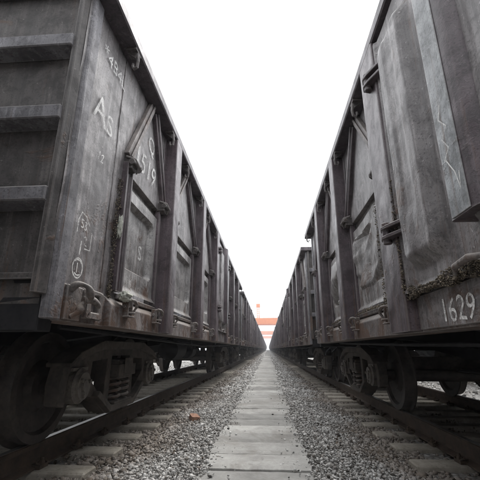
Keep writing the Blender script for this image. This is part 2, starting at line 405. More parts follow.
def under(g, n):
    y = g.uniform(2, 30, n); x = np.where(g.random(n) < .5, g.uniform(-7.5, -2.7, n), g.uniform(2.5, 7.5, n)); return x, y
o3 = stones('ballast', 9000, under, lambda x, y: 0.07, lambda x, y, g: -0.14 + g.uniform(-0.03, 0.015, len(x)), 3)
tag(o3, 'crushed stone ballast in the shade under the wagons', 'ballast', kind='stuff')

b = MB(); b.grid(24, 200, lambda u, v: ((x_ := -2.9 + 5.5 * u), -3 + 333 * v, float(bz(np.array(x_), np.array(0.0))) - .022)); tag(b.build('ballast_bed', 'ground'), 'ballast bed between the tracks', 'ballast bed', kind='structure')
# walkway ----------------------------------------------------------------
def slab_mesh(i):
    b = MB(); r = random.Random(50 + i)
    nx, ny = 14, 8; hw = 0.415; hl = 0.199
    def top(u, v):
        x = (u - .5) * 2 * hw; y = (v - .5) * 2 * hl
        ex = min(u, 1 - u) * 2 * hw; ey = min(v, 1 - v) * 2 * hl
        z = -0.012 * (1 - sm(min(ex, ey) / 0.022)) + 0.003 * vn(x * 9, y * 11, i)
        if min(u, 1 - u) < 0.01: x += 0.016 * vn(y * 20, i * 3.0, i)
        if min(v, 1 - v) < 0.01: y += 0.004 * vn(x * 16, i * 5.0, i + 2)
        return (x, y, z)
    b.grid(nx, ny, top)
    bmesh.ops.remove_doubles(b.bm, verts=b.bm.verts[:], dist=1e-5)
    e = [ed for ed in b.bm.edges if ed.is_boundary]
    ex = bmesh.ops.extrude_edge_only(b.bm, edges=e)
    for v in [q for q in ex['geom'] if isinstance(q, bmesh.types.BMVert)]: v.co.z -= 0.09
    return b.mesh('slab', 'slab', smooth=50)
SL = [slab_mesh(i) for i in range(6)]
walk = empty('walkway', ((PX0 + PX1) / 2, 0, 0)); tag(walk, 'straight walkway of worn concrete slabs between the two trains', 'walkway', kind='structure')
y = 1.2; k = 0
while y < 48:
    inst('slab', SL[rnd.randrange(6)], walk, (rnd.uniform(-.018, .018), y, rnd.uniform(-.008, .005)), (rnd.uniform(-.012, .012), rnd.uniform(-.008, .008), rnd.uniform(-.018, .018) + (math.pi if rnd.random() < .5 else 0)))
    y += 0.402 + rnd.uniform(0, .007)
b = MB()
while y < FAR:
    b.box(-.41 + rnd.uniform(-.02, .02), .41, y - .24, y + .24, -.08, rnd.uniform(-.012, .008)); y += 0.51
tag(b.build('slab', 'slab', walk), kind='stuff')

# tracks -----------------------------------------------------------------
RAILP = [(-.075, 0), (.075, 0), (.075, .012), (.02, .03), (.009, .045), (.009, .128), (.035, .14), (.036, .17), (.026, .176), (-.026, .176), (-.036, .17), (-.035, .14), (-.009, .128), (-.009, .045), (-.02, .03), (-.075, .012)]
slp = MB()
slp.prism([(-.14, -.16), (.14, -.16), (.115, -.03), (.10, 0), (-.10, 0), (-.115, -.03)], lambda u, v, h: (h, u, v), -1.25, 1.25)
SLEEPER = slp.mesh('sleeper', 'sleeper', bevel=0.012)
def clip_mesh():
    b = MB()
    for sgn in (-1, 1):
        b.box(sgn * .085 - .035, sgn * .085 + .035, -.055, .055, 0.0, .028)
        b.cyl((sgn * .10, 0, .02), (sgn * .10, 0, .075), .013, 8)
        b.cyl((sgn * .10, 0, .028), (sgn * .10, 0, .052), .024, 6)
        pth = [(sgn * .12, -.05, .03), (sgn * .09, -.055, .045), (sgn * .05, -.04, .03), (sgn * .055, 0, .035), (sgn * .05, .04, .03), (sgn * .09, .055, .045), (sgn * .12, .05, .03)]
        b.tube(pth, .008, 6)
    return b.mesh('rail_clip', 'rail')
CLIP = clip_mesh()
def track(X, Z, label, NY=34):
    t = empty('railway_track', (X, 0, Z)); tag(t, label, 'track', kind='structure')
    for sgn in (-1, 1):
        b = MB(); b.prism(RAILP, lambda u, v, h: (sgn * .7525 + u, h, v - .176), -20, FAR); o = b.build('rail', 'rail', t)
        b = MB(); b.box(sgn * .7525 - .024, sgn * .7525 + .024, -20, FAR, -.001, .0015); b.build('running_surface', 'railhead', o)
    y = -2.0; n = 0
    while y < NY:
        o = inst('sleeper', SLEEPER, t, (rnd.uniform(-.02, .02), y, -.178), (0, 0, rnd.uniform(-.01, .01)))
        if 0 < y < 18 and NY > 20:
            for sgn in (-1, 1): inst('rail_clip', CLIP, o, (sgn * .7525, 0, .001))
        y += .56; n += 1
    b = MB()
    while y < FAR: b.box(-1.25, 1.25, y - .1, y + .1, -.3, -.178); y += .56
    tag(b.build('sleeper', 'sleeper', t), kind='stuff')
    return t
track(TL, ZL - DB, 'railway track under the left train on concrete sleepers')
track(TR, ZR - DB, 'railway track under the right train on concrete sleepers')

# ------------------------------------------------------------------ gondola wagons
HW = 1.60; PD = 0.146; ZB = 0.74; ZT = 3.09     # half width, post depth, sill bottom, top (above rail)
DZ0, DZ1 = 1.03, 1.95                            # drop door
HINGE_Z = 2.08
def wagon(sg, X, Y, Z, L, ends, name, dented, bog):
    """sg=+1: the detailed side looks to +x (left train).  ends: post distances from each end"""
    root = empty(name, (X, Y, Z))
    x = lambda d: sg * (HW - d)
    out = (sg, 0, 0)
    posts = list(ends) + [L - e for e in reversed(ends)]
    c0, c1 = ends[-1], L - ends[-1]              # door posts
    edges = [0.1] + posts + [L - 0.1]
    # --- bays with their drop-door openings
    bays = []
    for i in range(len(edges) - 1):
        a, bq = edges[i], edges[i + 1]
        if a == c0 and bq == c1: continue
        if i == 0: o0, o1 = bq - 1.14, bq - .17
        elif i == len(edges) - 2: o0, o1 = a + .17, a + 1.14
        else: o0, o1 = a + (.25 if a == c1 else .20), bq - (.25 if bq == c0 else .20)
        bays.append((a, bq, o0, o1))
    for (a, bq, o0, o1) in bays:                 # sheet with opening
        b = MB(); d0, d1 = PD, PD + .012
        def dent(u0, u1, z0, z1, nu, nv):
            b.grid(nu, nv, lambda u, v: (x(d0 + .007 * vn((u0 + (u1 - u0) * u) * 3.1, (z0 + (z1 - z0) * v) * 2.7, a)), u0 + (u1 - u0) * u, z0 + (z1 - z0) * v))
        dent(a, o0, .9, ZT - .02, 6, 24); dent(o1, bq, .9, ZT - .02, 6, 24)
        dent(o0, o1, HINGE_Z - .04, ZT - .02, 10, 12); dent(o0, o1, .9, DZ0 - .03, 10, 2)
        b.build('side_sheet', 'panel', root, smooth=True)
        b = MB()                                  # jambs of the opening
        b.box(x(PD), x(PD + .1), o0 - .012, o0, DZ0 - .03, HINGE_Z - .04); b.box(x(PD), x(PD + .1), o1, o1 + .012, DZ0 - .03, HINGE_Z - .04)
        b.box(x(PD + .002), x(PD + .1), o0, o1, HINGE_Z - .04, HINGE_Z - .03)
        b.build('door_jamb', 'fitting', root)
        for sw_, zz0 in ((o0 - .22 if a < .2 else o1 + .22, 1.0),):
            b = MB(); b.tube([(x(PD - .003 + .007 * vn(sw_ * 3.1, (zz0 + (ZT - .12 - zz0) * k_ / 40) * 2.7, a)), sw_ + .0025 * math.sin(k_ * 2.4), zz0 + (ZT - .12 - zz0) * k_ / 40) for k_ in range(41)], [.005 + .002 * math.sin(k_ * 1.9) for k_ in range(41)], 6)
            b.build('weld_seam', 'panel', root, smooth=True)
    # --- drop doors
    for j, (a, bq, o0, o1) in enumerate(bays):
        ww = o1 - o0 - .05; hh = HINGE_Z - .045 - DZ0; dn = 1.0 if (j in dented) else 0.12
        def dsurf(u, v):
            yy = (u - .5) * ww; zz = v * hh
            mu = min(u, 1 - u) * ww; lo = zz; hi = hh - zz
            qx, qz = max(0, .18 - mu), max(0, .28 - min(lo, hi)); k_ = sm((.08 - math.hypot(qx, qz)) / .03)
            d = .006 + .055 * k_
            d += .004 * vn(yy * 5, zz * 5, j)
            if dn > .5:
                d -= .17 * k_ * (crumple(u * 4.2, v * 5.3, j) - .15)
                d += .02 * vn(yy * 2.2, zz * 2.6, 4 + j) * (1 - k_)
            else: d += .014 * k_ * (crumple(u * 2.6, v * 3.1, j + 9) - .5)
            d += .05 * sm((.10 - hi) / .03)
            d += -.03 * sm(1 - lo / .05)          # bottom lip folded out
            return (x(PD + d), yy, zz)
        b = MB(); b.grid(56, 60, dsurf); me_ = b.bm
        dd = b.build('drop_door', 'doorsheet', root, (0, (o0 + o1) / 2, DZ0), smooth=32)
        b = MB(); b.box(x(PD - .03), x(PD + .09), -ww / 2 - .01, ww / 2 + .01, -.075, -.035); b.build('door_ledge', 'fitting', dd, bevel=.006)
        for q in (-1, 1):
            yq = q * (ww / 2 + .02)
            endbay = (a < .2 and q < 0) or (bq > L - .2 and q > 0); sw = .062 if endbay else .028; so_ = .05 if endbay else .022
            yq = q * (ww / 2 + (.035 if endbay else .0))
            b = MB(); b.prism([(-sw, .03), (-sw, -so_), (-sw + .018, -so_), (-sw + .024, -so_ + .02), (sw - .024, -so_ + .02), (sw - .018, -so_), (sw, -so_), (sw, .03)], lambda u, v, h: (x(PD + v), yq + u, h), -.02, HINGE_Z - DZ0); b.build('door_strap', 'post', dd, bevel=.003)
            b = MB(); zq = HINGE_Z - DZ0
            b.prism([(-.05, -.05), (.03, -.07), (.06, -.02), (.05, .04), (.01, .055), (-.045, .04)], lambda u, v, h: (x(h), yq + u, zq + v), PD - .075, PD + .01)
            b.cyl((x(PD - .075), yq - .065, zq), (x(PD - .075), yq + .075, zq), .027, 12); b.cyl((x(PD - .075), yq + .075, zq), (x(PD - .075), yq + .095, zq), .038, 8)
            b.tube([(x(PD - .02), yq - .06, zq + .05), (x(PD - .09), yq - .03, zq + .03), (x(PD - .11), yq + .02, zq - .02), (x(PD - .08), yq + .04, zq - .07)], [.012, .016, .016, .008], 6)
            b.build('hinge', 'dark', dd, bevel=.004)
            b = MB()                              # latch: lug, swinging hook and bolt
            yl = q * (ww / 2 - .10); 
            b.box(x(.045), x(.10), yl - .045, yl - .033, -.20, -.07); b.box(x(.045), x(.10), yl + .033, yl + .045, -.20, -.07); b.box(x(.03), x(.10), yl - .055, yl + .055, -.205, -.195)
            b.tube([(x(.06), yl - .05, -.085), (x(.035), yl - .035, -.075), (x(.02), yl, -.08), (x(.015), yl + .035, -.095), (x(.02), yl + .06, -.12), (x(.04), yl + .06, -.15), (x(.055), yl + .045, -.165)], [.008, .013, .015, .015, .013, .011, .007], 8)
            b.cyl((x(.075), yl - .06, -.125), (x(.075), yl + .06, -.125), .014, 8); b.cyl((x(.07), yl, -.17), (x(.01), yl + .01, -.175), .011, 6)
            b.build('latch', 'fitting', dd, bevel=.004)
    # --- braces: an inverted V over every drop door
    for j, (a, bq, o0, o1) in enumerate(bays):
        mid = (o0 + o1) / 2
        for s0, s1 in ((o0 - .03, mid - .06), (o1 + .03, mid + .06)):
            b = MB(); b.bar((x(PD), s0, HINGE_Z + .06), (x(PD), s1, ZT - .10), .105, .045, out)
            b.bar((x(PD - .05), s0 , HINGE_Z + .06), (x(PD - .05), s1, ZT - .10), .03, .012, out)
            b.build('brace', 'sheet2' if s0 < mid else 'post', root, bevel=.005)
    # --- posts
    def post_mesh(wd, dpt):
        b = MB(); z0, z1 = ZB + .004, ZT - .103
        b.prism([(-wd / 2, 0), (-wd / 2 + .015, -.002), (wd / 2 - .015, -.002), (wd / 2, 0), (wd / 2, dpt), (-wd / 2, dpt)], lambda u, v, h: (x(v), u, h), z0, z1)
        b.box(x(dpt - .001), x(dpt - .012), -wd / 2 - .05, -wd / 2, .96, z1); b.box(x(dpt - .001), x(dpt - .012), wd / 2, wd / 2 + .05, .96, z1)
        return b.mesh('side_post', 'post', bevel=.006)
    pm = post_mesh(.235, PD); pmd = post_mesh(.34, PD)
    for e in posts: inst('side_post', pmd if e in (c0, c1) else pm, root, (0, e, 0))
    # --- sill with bolted cover plates
    b = MB(); b.prism([(.085, ZB), (.085, .895), (PD - .004, .955), (.18, .955), (.18, ZB)], lambda u, v, h: (x(u), h, v), .80, L - .80); b.box(x(.185), x(.30), .24, L - .24, ZB, ZB + .02)
    b.build('side_sill', 'sheet2', root, bevel=.005)
    for s0, s1 in ((.237, .796), (L - .796, L - .237)):
        b = MB(); b.box(x(PD - .012), x(.18), s0, s1, ZB + .001, .953); b.build('corner_plate', 'sheet2', root, bevel=.004)
    b = MB(); b.box(x(.066), x(.084), c0 + .18, c1 - .18, ZB + .012, DZ0 - .078); b.box(x(.084), x(.2), c0 + .18, c1 - .18, .956, DZ0 - .062); b.build('threshold_plate', 'panel', root, bevel=.004)
    # --- top chord, corner posts
    b = MB(); b.box(x(0), x(PD + .03), .02, L - .02, ZT - .10, ZT); b.build('top_chord', 'chord', root, bevel=.01)
    for yy, q in ((0.02, 1), (L - .02, -1)):
        b = MB()
        b.prism([(PD - .008, q * .235), (PD - .022, q * .225), (PD - .022, q * .125), (PD - .006, q * .105), (PD + .03, q * .105), (PD + .03, q * .235)], lambda u, v, h: (x(u), yy + v, h), ZB + .005, ZT - .11)
        b.build('corner_post', 'endrib', root, bevel=.006)
        b = MB(); b.prism([(PD - .002, q * .10), (PD + .0, q * .085), (PD + .02, q * .035), (PD + .05, q * .03), (PD + .05, q * .12), (PD + .03, q * .12)], lambda u, v, h: (x(u), yy + v, h), ZB + .13, ZT - .11); b.build('corner_angle', 'endsheet', root, bevel=.004)
    # --- rope hooks under the chord
    b = MB()
    b.tube([(x(.03), 0, -.0), (x(.02), 0, -.05), (x(.01), .0, -.12), (x(.02), .01, -.165), (x(.045), .015, -.175), (x(.06), .015, -.15), (x(.055), .01, -.125)], [.016, .014, .014, .014, .014, .012, .010], 7)
    b.box(x(.10), x(.012), -.055, .055, -.035, -.012); b.prism([(.02, -.035), (.10, -.035), (.03, -.09)], lambda u, v, h: (x(u), h, v), -.012, .012)
    hk = b.mesh('rope_hook', 'dark')
    for (a, bq, o0, o1) in bays:
        for yy in (a + .55, bq - .25):
            inst('rope_hook', hk, root, (0, yy, ZT - .085))
    # --- middle double door
    cm = (c0 + c1) / 2; lw = (c1 - c0) / 2 - .176
    for q in (-1, 1):
        def leaf(u, v):
            yy = u * lw; zz = DZ0 - .06 + v * (ZT - .14 - (DZ0 - .06))
            t_ = abs(yy - lw * .52)
            hw_, z0_, z1_, rr_ = lw * .36, 1.08, ZT - .30, .13
            qx, qz = t_ - (hw_ - rr_), max(z0_ + rr_ - zz, zz - z1_ + rr_)
            sd = rr_ - math.hypot(max(qx, 0), max(qz, 0)) if (qx > 0 or qz > 0) else rr_ + min(-qx, -qz)
            k_ = sm(sd / .09)
            d = .036 - .066 * k_ + .010 * k_ * sm((lw * .13 - t_) / .05) * sm((zz - 1.36) / .10)
            d -= .022 * sm((.035 - (lw - yy)) / .012)                      # framed hinge edge
            d -= .012 * sm((.03 - (zz - DZ0 + .06)) / .012)
            d += .003 * vn(yy * 5, zz * 2.2, q) + .014 * k_ * (crumple(yy * 9, zz * 4.1, 3 + q) - .5) * sm((1.75 - zz) / .3)
            return (x(d), q * yy, zz)
        b = MB(); b.grid(72, 120, leaf)
        lf = b.build('side_door', 'panel', root, (0, cm, 0), smooth=True)
        for hz in (2.66, 1.40):
            b = MB(); yp = q * ((c1 - c0) / 2 - .10)
            f_ = lambda u, v, h: (x(v), yp - q * u, hz + h)
            for hz0, hz1 in ((-.045, -.022), (.022, .045)):
                b.prism([(-.075, 0), (-.06, -.055), (.0, -.075), (.06, -.06), (.26, .03), (.26, .07), (.1, .05)], f_, hz0, hz1)
            b.cyl((x(-.035), yp, hz - .075), (x(-.035), yp, hz + .075), .03, 12)
            b.prism([(.20, .02), (.27, .02), (.27, .075), (.20, .075)], f_, -.09, .09)
            b.build('hinge', 'post', lf, bevel=.004)
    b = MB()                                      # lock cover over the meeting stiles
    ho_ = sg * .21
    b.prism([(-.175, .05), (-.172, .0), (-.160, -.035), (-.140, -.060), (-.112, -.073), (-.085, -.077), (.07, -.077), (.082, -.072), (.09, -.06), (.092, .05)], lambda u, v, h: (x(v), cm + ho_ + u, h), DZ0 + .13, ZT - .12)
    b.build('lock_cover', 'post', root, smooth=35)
    b = MB(); b.box(x(-.0815), x(-.0765), cm + ho_ - .080, cm + ho_ + .064, DZ0 + .135, ZT - .125); b.build('lit_face_strip', 'lit_face_grey', root, bevel=.002)  # paler strip paints the light falling on the cover's outer face
    b = MB(); b.box(x(.03), x(.10), c0 + .175, c1 - .175, DZ0 - .06, DZ0 - .045); b.build('door_ledge', 'dark', root, bevel=.006)
    b = MB(); b.tube([(x(.01), cm - .20, DZ0 - .03), (x(-.02), cm - .10, DZ0 - .02), (x(-.02), cm + .02, DZ0 - .035), (x(.01), cm + .08, DZ0 - .06)], [.010, .017, .016, .007], 10)
    b.box(x(.0), x(.05), cm - .26, cm - .20, DZ0 - .08, DZ0 + .04); b.build('lock_handle', 'fitting', root, bevel=.004)
    # --- outer side, ends, floor
    b = MB(); b.box(-x(PD), -x(PD + .012), .06, L - .06, ZB, ZT - .1); b.box(-x(0), -x(PD + .03), .02, L - .02, ZT - .10, ZT)
    b.box(-x(.05), -x(PD - .001), .06, L - .06, ZB, .93)
    for e in posts: b.box(-x(0.002), -x(PD), e - .11, e + .11, ZB + .004, ZT - .101)
    b.build('outer_side', 'panel', root, bevel=.006)
    for yy, q in ((0.0, 1), (L, -1)):
        ex = HW - PD - .05
        b = MB(); b.grid(12, 20, lambda u, v: (-ex - .01 + u * (2 * ex + .02), yy + q * (.13 + .006 * vn(u * 9, v * 7, 1)), ZB + .08 + v * (ZT - .1 - ZB - .08)))
        ew = b.build('end_wall', 'endsheet', root, smooth=True)
        for rz, rh in ((1.42, .085), (1.955, .09), (2.50, .09)):
            b = MB(); b.prism([(.131, -rh / 2 - .03), (.03, -rh / 2), (.03, rh / 2), (.131, rh / 2 + .012)], lambda u, v, h: (h, yy + q * u, rz + v), -ex - .008, ex + .008)
            b.build('end_rib', 'endrib', ew, bevel=.006)
        b = MB(); b.box(-ex, ex, yy + q * .10, yy + q * .128, .95, .985); b.build('seam_strip', 'endsheet', ew)
        b = MB(); b.box(-ex - .07, ex + .07, yy + q * .021, yy + q * .16, ZT - .10, ZT - .002); b.build('end_chord', 'chord', root, bevel=.008)
        b = MB(); b.box(-ex - .02, ex + .02, yy + q * .13, yy + q * .26, ZB - .06, ZB + .12); b.build('end_sill', 'under', root, bevel=.006)
        # coupler, uncoupling rod, brake hose
        b = MB(); b.box(-.11, .11, yy + q * .02, yy + q * .5, .70, .74); b.box(-.07, .07, yy - q * .18, yy + q * .6, .78, .96)
        b.prism([(-.14, -.18), (.06, -.16), (.10, -.30), (.15, -.42), (.05, -.46), (-.02, -.36), (-.12, -.44), (-.17, -.34)], lambda u, v, h: (u, yy + q * v, h), .72, 1.0)
        b.build('coupler', 'under', root, bevel=.008)
        b = MB(); b.tube([(-sg * .2, yy + q * .05, .70), (sg * .6, yy - q * .02, .66), (sg * 1.05, yy - q * .02, .68), (sg * 1.16, yy - q * .03, .58), (sg * 1.18, yy - q * .03, .50)], .014, 6)
        b.build('uncoupling_rod', 'under', root)
        b = MB(); b.tube([(.25, yy + q * .1, .66), (.27, yy - q * .05, .6), (.24, yy - q * .2, .42), (.12, yy - q * .38, .40), (.03, yy - q * .46, .5)], .026, 8); b.build('brake_hose', 'under', root)
    b = MB(); b.box(-HW + .2, HW - .2, .13, L - .13, .93, .96); b.build('floor', 'under', root)
    b = MB(); b.prism([(.13, .62), (2.4, .62), (3.3, .52), (L - 3.3, .52), (L - 2.4, .62), (L - .13, .62), (L - .13, .93), (.13, .93)], lambda u, v, h: (h, u, v), -.19, .19); b.build('centre_sill', 'under', root)
    for e in [bog] + posts + [L - bog]:
        b = MB(); b.prism([(-HW + .17, .80), (-.2, .64), (.2, .64), (HW - .17, .80), (HW - .17, .925), (-HW + .17, .925)], lambda u, v, h: (u, e + h, v), -.045, .045); b.build('crossbeam', 'under', root)
    # air tank, brake cylinder, rods
    b = MB(); b.tube([(sg * .75, cm - 1.55, .58), (sg * .75, cm - 1.5, .58), (sg * .75, cm - .75, .58), (sg * .75, cm - .70, .58)], [.10, .19, .19, .10], 20)
    for q in (-1.35, -.9): b.box(sg * .75 - .02, sg * .75 + .02, cm + q - .02, cm + q + .02, .7, .93)
    b.build('air_tank', 'under', root, smooth=40)
    b = MB(); b.tube([(sg * .62, cm + .5, .56), (sg * .62, cm + .52, .56), (sg * .62, cm + .95, .56), (sg * .62, cm + 1.0, .56)], [.17, .19, .19, .06], 20); b.cyl((sg * .62, cm + .95, .56), (sg * .62, cm + 1.7, .56), .025, 8)
    b.box(sg * .5, sg * .74, cm + .6, cm + .66, .7, .93); b.build('brake_cylinder', 'under', root, smooth=40)
    b = MB(); b.tube([(sg * 1.15, .8, .74), (sg * 1.15, cm - 2, .68), (sg * 1.12, cm, .66), (sg * 1.15, cm + 2, .68), (sg * 1.15, L - .8, .74)], .018, 6); b.build('brake_pipe', 'under', root)
    b = MB(); b.tube([(sg * .35, 3.2, .40), (sg * .35, cm + 1, .44), (sg * .3, L - 3.2, .40)], .016, 6); b.build('brake_rod', 'under', root)
    # --- bogies
    for by in (bog, L - bog):
        b = MB(); b.prism([(-1.13, .42), (-.5, .36), (.5, .36), (1.13, .42), (1.13, .60), (.5, .64), (-.5, .64), (-1.13, .60)], lambda u, v, h: (u, h, v), -.19, .19)
        bo = b.build('bogie', 'bogie', root, (0, by, -DB), bevel=.012)
        sfo = [(-1.12, .30), (-1.14, .44), (-1.10, .58), (-.95, .66), (-.55, .76), (.55, .76), (.95, .66), (1.10, .58), (1.14, .44), (1.12, .30), (1.03, .28), (1.02, .50), (.98, .545), (.77, .545), (.735, .50), (.72, .33), (.58, .30), (.30, .13), (.24, .12), (-.24, .12), (-.30, .13), (-.58, .30), (-.72, .33), (-.735, .50), (-.77, .545), (-.98, .545), (-1.02, .50), (-1.03, .28)]
        hol = [[(-.64, .60), (-.66, .46), (-.36, .25), (-.34, .62)], [(.64, .60), (.34, .62), (.36, .25), (.66, .46)], [(-.24, .64), (-.25, .19), (.25, .19), (.24, .64)]]
        for q in (-1, 1):
            xs = q * sg
            b = MB(); b.plate(sfo, hol, lambda u, v, h: (xs * h, u, v), .96, 1.07)
            b.plate([(-1.1, .60), (-.95, .68), (-.55, .78), (.55, .78), (.95, .68), (1.1, .60), (1.1, .57), (.9, .63), (.55, .70), (-.55, .70), (-.9, .63), (-1.1, .57)], [], lambda u, v, h: (xs * h, u, v), .92, 1.12)
            b.plate([(-.60, .31), (-.30, .14), (.30, .14), (.60, .31), (.56, .35), (.28, .195), (-.28, .195), (-.56, .35)], [], lambda u, v, h: (xs * h, u, v), .91, 1.13)
            b.build('side_frame', 'bogie', bo, bevel=.004)
            for sy_, sr in ((-.115, .088), (.115, .088)) if q == 1 else ((0, .09),):
                b = MB(); turns = 4
                b.tube([(xs * 1.03 + sr * math.cos(a), sy_ * .95 + sr * .8 * math.sin(a), .20 + .24 * a / (2 * math.pi * turns)) for a in [2 * math.pi * turns * i / 54 for i in range(55)]], .015, 7)
                b.build('spring', 'fitting', bo, smooth=True)
            if q == 1:
                b = MB(); b.box(xs * .94, xs * 1.15, -.225, .225, .445, .56); b.box(xs * 1.15, xs * 1.16, -.11, .11, .47, .62)
                b.build('bolster_end', 'bogie', bo, bevel=.012)
                b = MB(); b.box(xs * .94, xs * 1.13, -.22, .22, .196, .215); b.build('spring_seat', 'bogie', bo, bevel=.004)
        for ay in (-.875, .875):
            b = MB(); b.cyl((-1.06, ay, .42), (1.06, ay, .42), .075, 14); ax = b.build('axle', 'wheel', bo, smooth=40)
            for q in (-1, 1):
                prof = [(.675, .12), (.675, .17), (.70, .20), (.715, .33), (.678, .36), (.678, .448), (.695, .45), (.708, .43), (.722, .422), (.813, .416), (.813, .355), (.775, .335), (.755, .20), (.80, .165), (.80, .10)]
                b = MB(); b.lathe(prof, (0, ay, .42), 'X', 40, q); b.build('wheel', 'wheel', bo, smooth=35)
                b = MB(); b.lathe([(.94, .10), (.94, .135), (1.10, .135), (1.115, .11), (1.135, .105), (1.135, .05), (1.15, .045), (1.15, .02)], (0, ay, .42), 'X', 24, q)
                for k_ in range(3):
                    an = 2 * math.pi * k_ / 3 + .4; b.cyl((q * 1.11, ay + .075 * math.cos(an), .42 + .075 * math.sin(an)), (q * 1.155, ay + .075 * math.cos(an), .42 + .075 * math.sin(an)), .018, 6)
                b.box(q * .94, q * 1.09, ay - .12, ay + .12, .535, .56)
                b.build('axle_bearing', 'bearing', bo, smooth=35)
            s_ = -1 if ay > 0 else 1
            b = MB(); b.bar((-.75, ay + s_ * .50, .36), (.75, ay + s_ * .50, .36), .06, .05, (0, 0, 1))
            for q in (-1, 1):
                b.prism([(.425, -.16), (.46, -.10), (.47, 0), (.46, .10), (.425, .16), (.50, .13), (.53, 0), (.50, -.13)], lambda u, v, h: (q * h, ay + s_ * u, .40 + v), .72, .80)
            b.build('brake_beam', 'bogie', bo)
    return root

ENDS_L = (2.08, 3.93, 5.68); LL = 13.36
ENDS_R = (1.84, 3.43, 5.20); LR = 12.16
YL0, YR0 = 1.68, 7.70 - LR
GAP = 0.92
protoL = wagon(1, TL, YL0, ZL, LL, ENDS_L, 'gondola_wagon', (4,), 2.18)
protoR = wagon(-1, TR, YR0, ZR, LR, ENDS_R, 'gondola_wagon', (1, 3, 4), 1.62)

KIDS = {}
for o in bpy.data.objects:
    if o.parent: KIDS.setdefault(o.parent.name, []).append(o)
def copy_tree(o, parent=None):
    c = o.copy(); COL.objects.link(c)
    if parent: c.parent = parent
    for ch in KIDS.get(o.name, []): copy_tree(ch, c)
    return c
def joined(root, name):                     # one light mesh of the whole wagon for the far ones
    bm = bmesh.new(); mats = []
    def walk_(o, mtx):
        for ch in KIDS.get(o.name, []):
            mm = mtx @ Matrix.Translation(ch.location)
            if ch.name.split('.')[0] not in ('rope_hook', 'spring', 'brake_rod', 'rail_clip'):
                me = ch.data; n0 = len(bm.faces); nv = len(bm.verts); bm.from_mesh(me)
                bm.verts.ensure_lookup_table(); bm.faces.ensure_lookup_table()
                bmesh.ops.transform(bm, matrix=mm, verts=bm.verts[nv:])
                ma = me.materials[0]
                if ma not in mats: mats.append(ma)
                for f in bm.faces[n0:]: f.material_index = mats.index(ma)
            walk_(ch, mm)
    walk_(root, Matrix.Identity(4))
    me = bpy.data.meshes.new(name); bm.to_mesh(me); bm.free()
    for m_ in mats: me.materials.append(m_)
    return me
farL, farR = joined(protoL, 'gondola_wagon'), joined(protoR, 'gondola_wagon')
ORD = ['first', 'second', 'third', 'fourth', 'fifth', 'sixth', 'seventh', 'eighth']
GL, GR = 'wagons of the left train', 'wagons of the right train'
tag(protoL, 'nearest gondola wagon of the left train, end ribs and chalk numbers in view', 'railway wagon', GL)
tag(protoR, 'nearest gondola wagon of the right train, big door with pale lock cover in view', 'railway wagon', GR)
NFULL = 4
def rowof(proto, far, X, Z, Y0, L, side, grp):
    y = Y0 + L + GAP; i = 1
    while y < FAR - L:
        if i < NFULL: o = copy_tree(proto); o.location = (X, y, Z)
        else: o = inst('gondola_wagon', far, None, (X, y, Z))
        lab = f'{ORD[i]} gondola wagon from the camera in the {side} train' if i < 5 else f'small far gondola wagon in the distant end of the {side} train'
        tag(o, lab, 'railway wagon', grp if i < 5 else grp + ', far end')
        y += L + GAP; i += 1
rowof(protoL, farL, TL, ZL, YL0, LL, 'left', GL)
rowof(protoR, farR, TR, ZR, YR0, LR, 'right', GR)
o = inst('gondola_wagon', farL, None, (TL, YL0 - LL - GAP, ZL)); tag(o, 'gondola wagon coupled behind the near end of the left train', 'railway wagon', GL)
o = inst('gondola_wagon', farR, None, (TR, YR0 - LR - GAP, ZR)); tag(o, 'gondola wagon coupled behind the near end of the right train', 'railway wagon', GR)

XN = TR + 5.1
track(XN, ZR - DB - .02, 'next railway track glimpsed under the right train', NY=14)
for k, lab in enumerate(('gondola wagon on the next track, glimpsed under the near right wagon', 'gondola wagon on the next track, glimpsed under the right train farther on')):
    tag(inst('gondola_wagon', farR, None, (XN, -3.2 + k * (LR + GAP), ZR - .02)), lab, 'railway wagon', 'wagons on the next track')

# ------------------------------------------------------------------ chalk marks on the near wagons
def mark(root, sg, body, size, s, z, d, jit=.004, shear=0.0, rot=0.0, name='chalk_mark', wide=1.0):
    c, q = math.cos(rot) * wide, math.sin(rot)
    f = lambda u, v: (sg * (HW - d), s + sg * (u * c - v * q), z + u * q + v * c)
    return inst(name, text_mesh(body, size, f, jit, shear), root)
MD = PD - .012
mark(protoL, 1, 'A', .29, .30, 2.13, MD, .006)
mark(protoL, 1, 'S', .23, .50, 2.12, MD, .006)
mark(protoL, 1, '*4B4L', .16, .34, 2.66, MD, .006)
mark(protoL, 1, '1519', .30, 1.06, 2.20, MD, .008, .1)
mark(protoL, 1, 'Q', .24, 1.38, 2.52, MD, .006)
mark(protoL, 1, '53', .085, .34, 1.32, MD, .003)
mark(protoL, 1, '2', .085, .40, 1.22, MD, .003)
mark(protoL, 1, '12', .10, .42, 1.86, MD, .004, .2)
mark(protoL, 1, 'S', .20, 1.50, 1.40, PD - .012 + .06, .006)
mark(protoR, -1, '1629', .185, LR / 2 + .40, .775, .063, .004, name='wagon_number', wide=.92)
def stroke(root, sg, pts, r, d, name='chalk_mark', closed=False):
    b = MB(); P = [(sg * (HW - d), s, z) for s, z in pts]; P = P + [P[0]] if closed else P
    b.tube(P, r, 4); 
    for v in b.bm.verts: v.co.x = sg * (HW - d) + (v.co.x - sg * (HW - d)) * .15
    return b.build(name, 'chalk', root)
stroke(protoL, 1, [(.37, 1.15), (.375, 1.24)], .007, MD)
ring = lambda s, z, a, b_, n=20: [(s + a * math.cos(2 * math.pi * k / n), z + b_ * math.sin(2 * math.pi * k / n)) for k in range(n)]
stroke(protoL, 1, ring(.37, 1.065, .058, .062), .005, MD, 'railway_emblem', True)
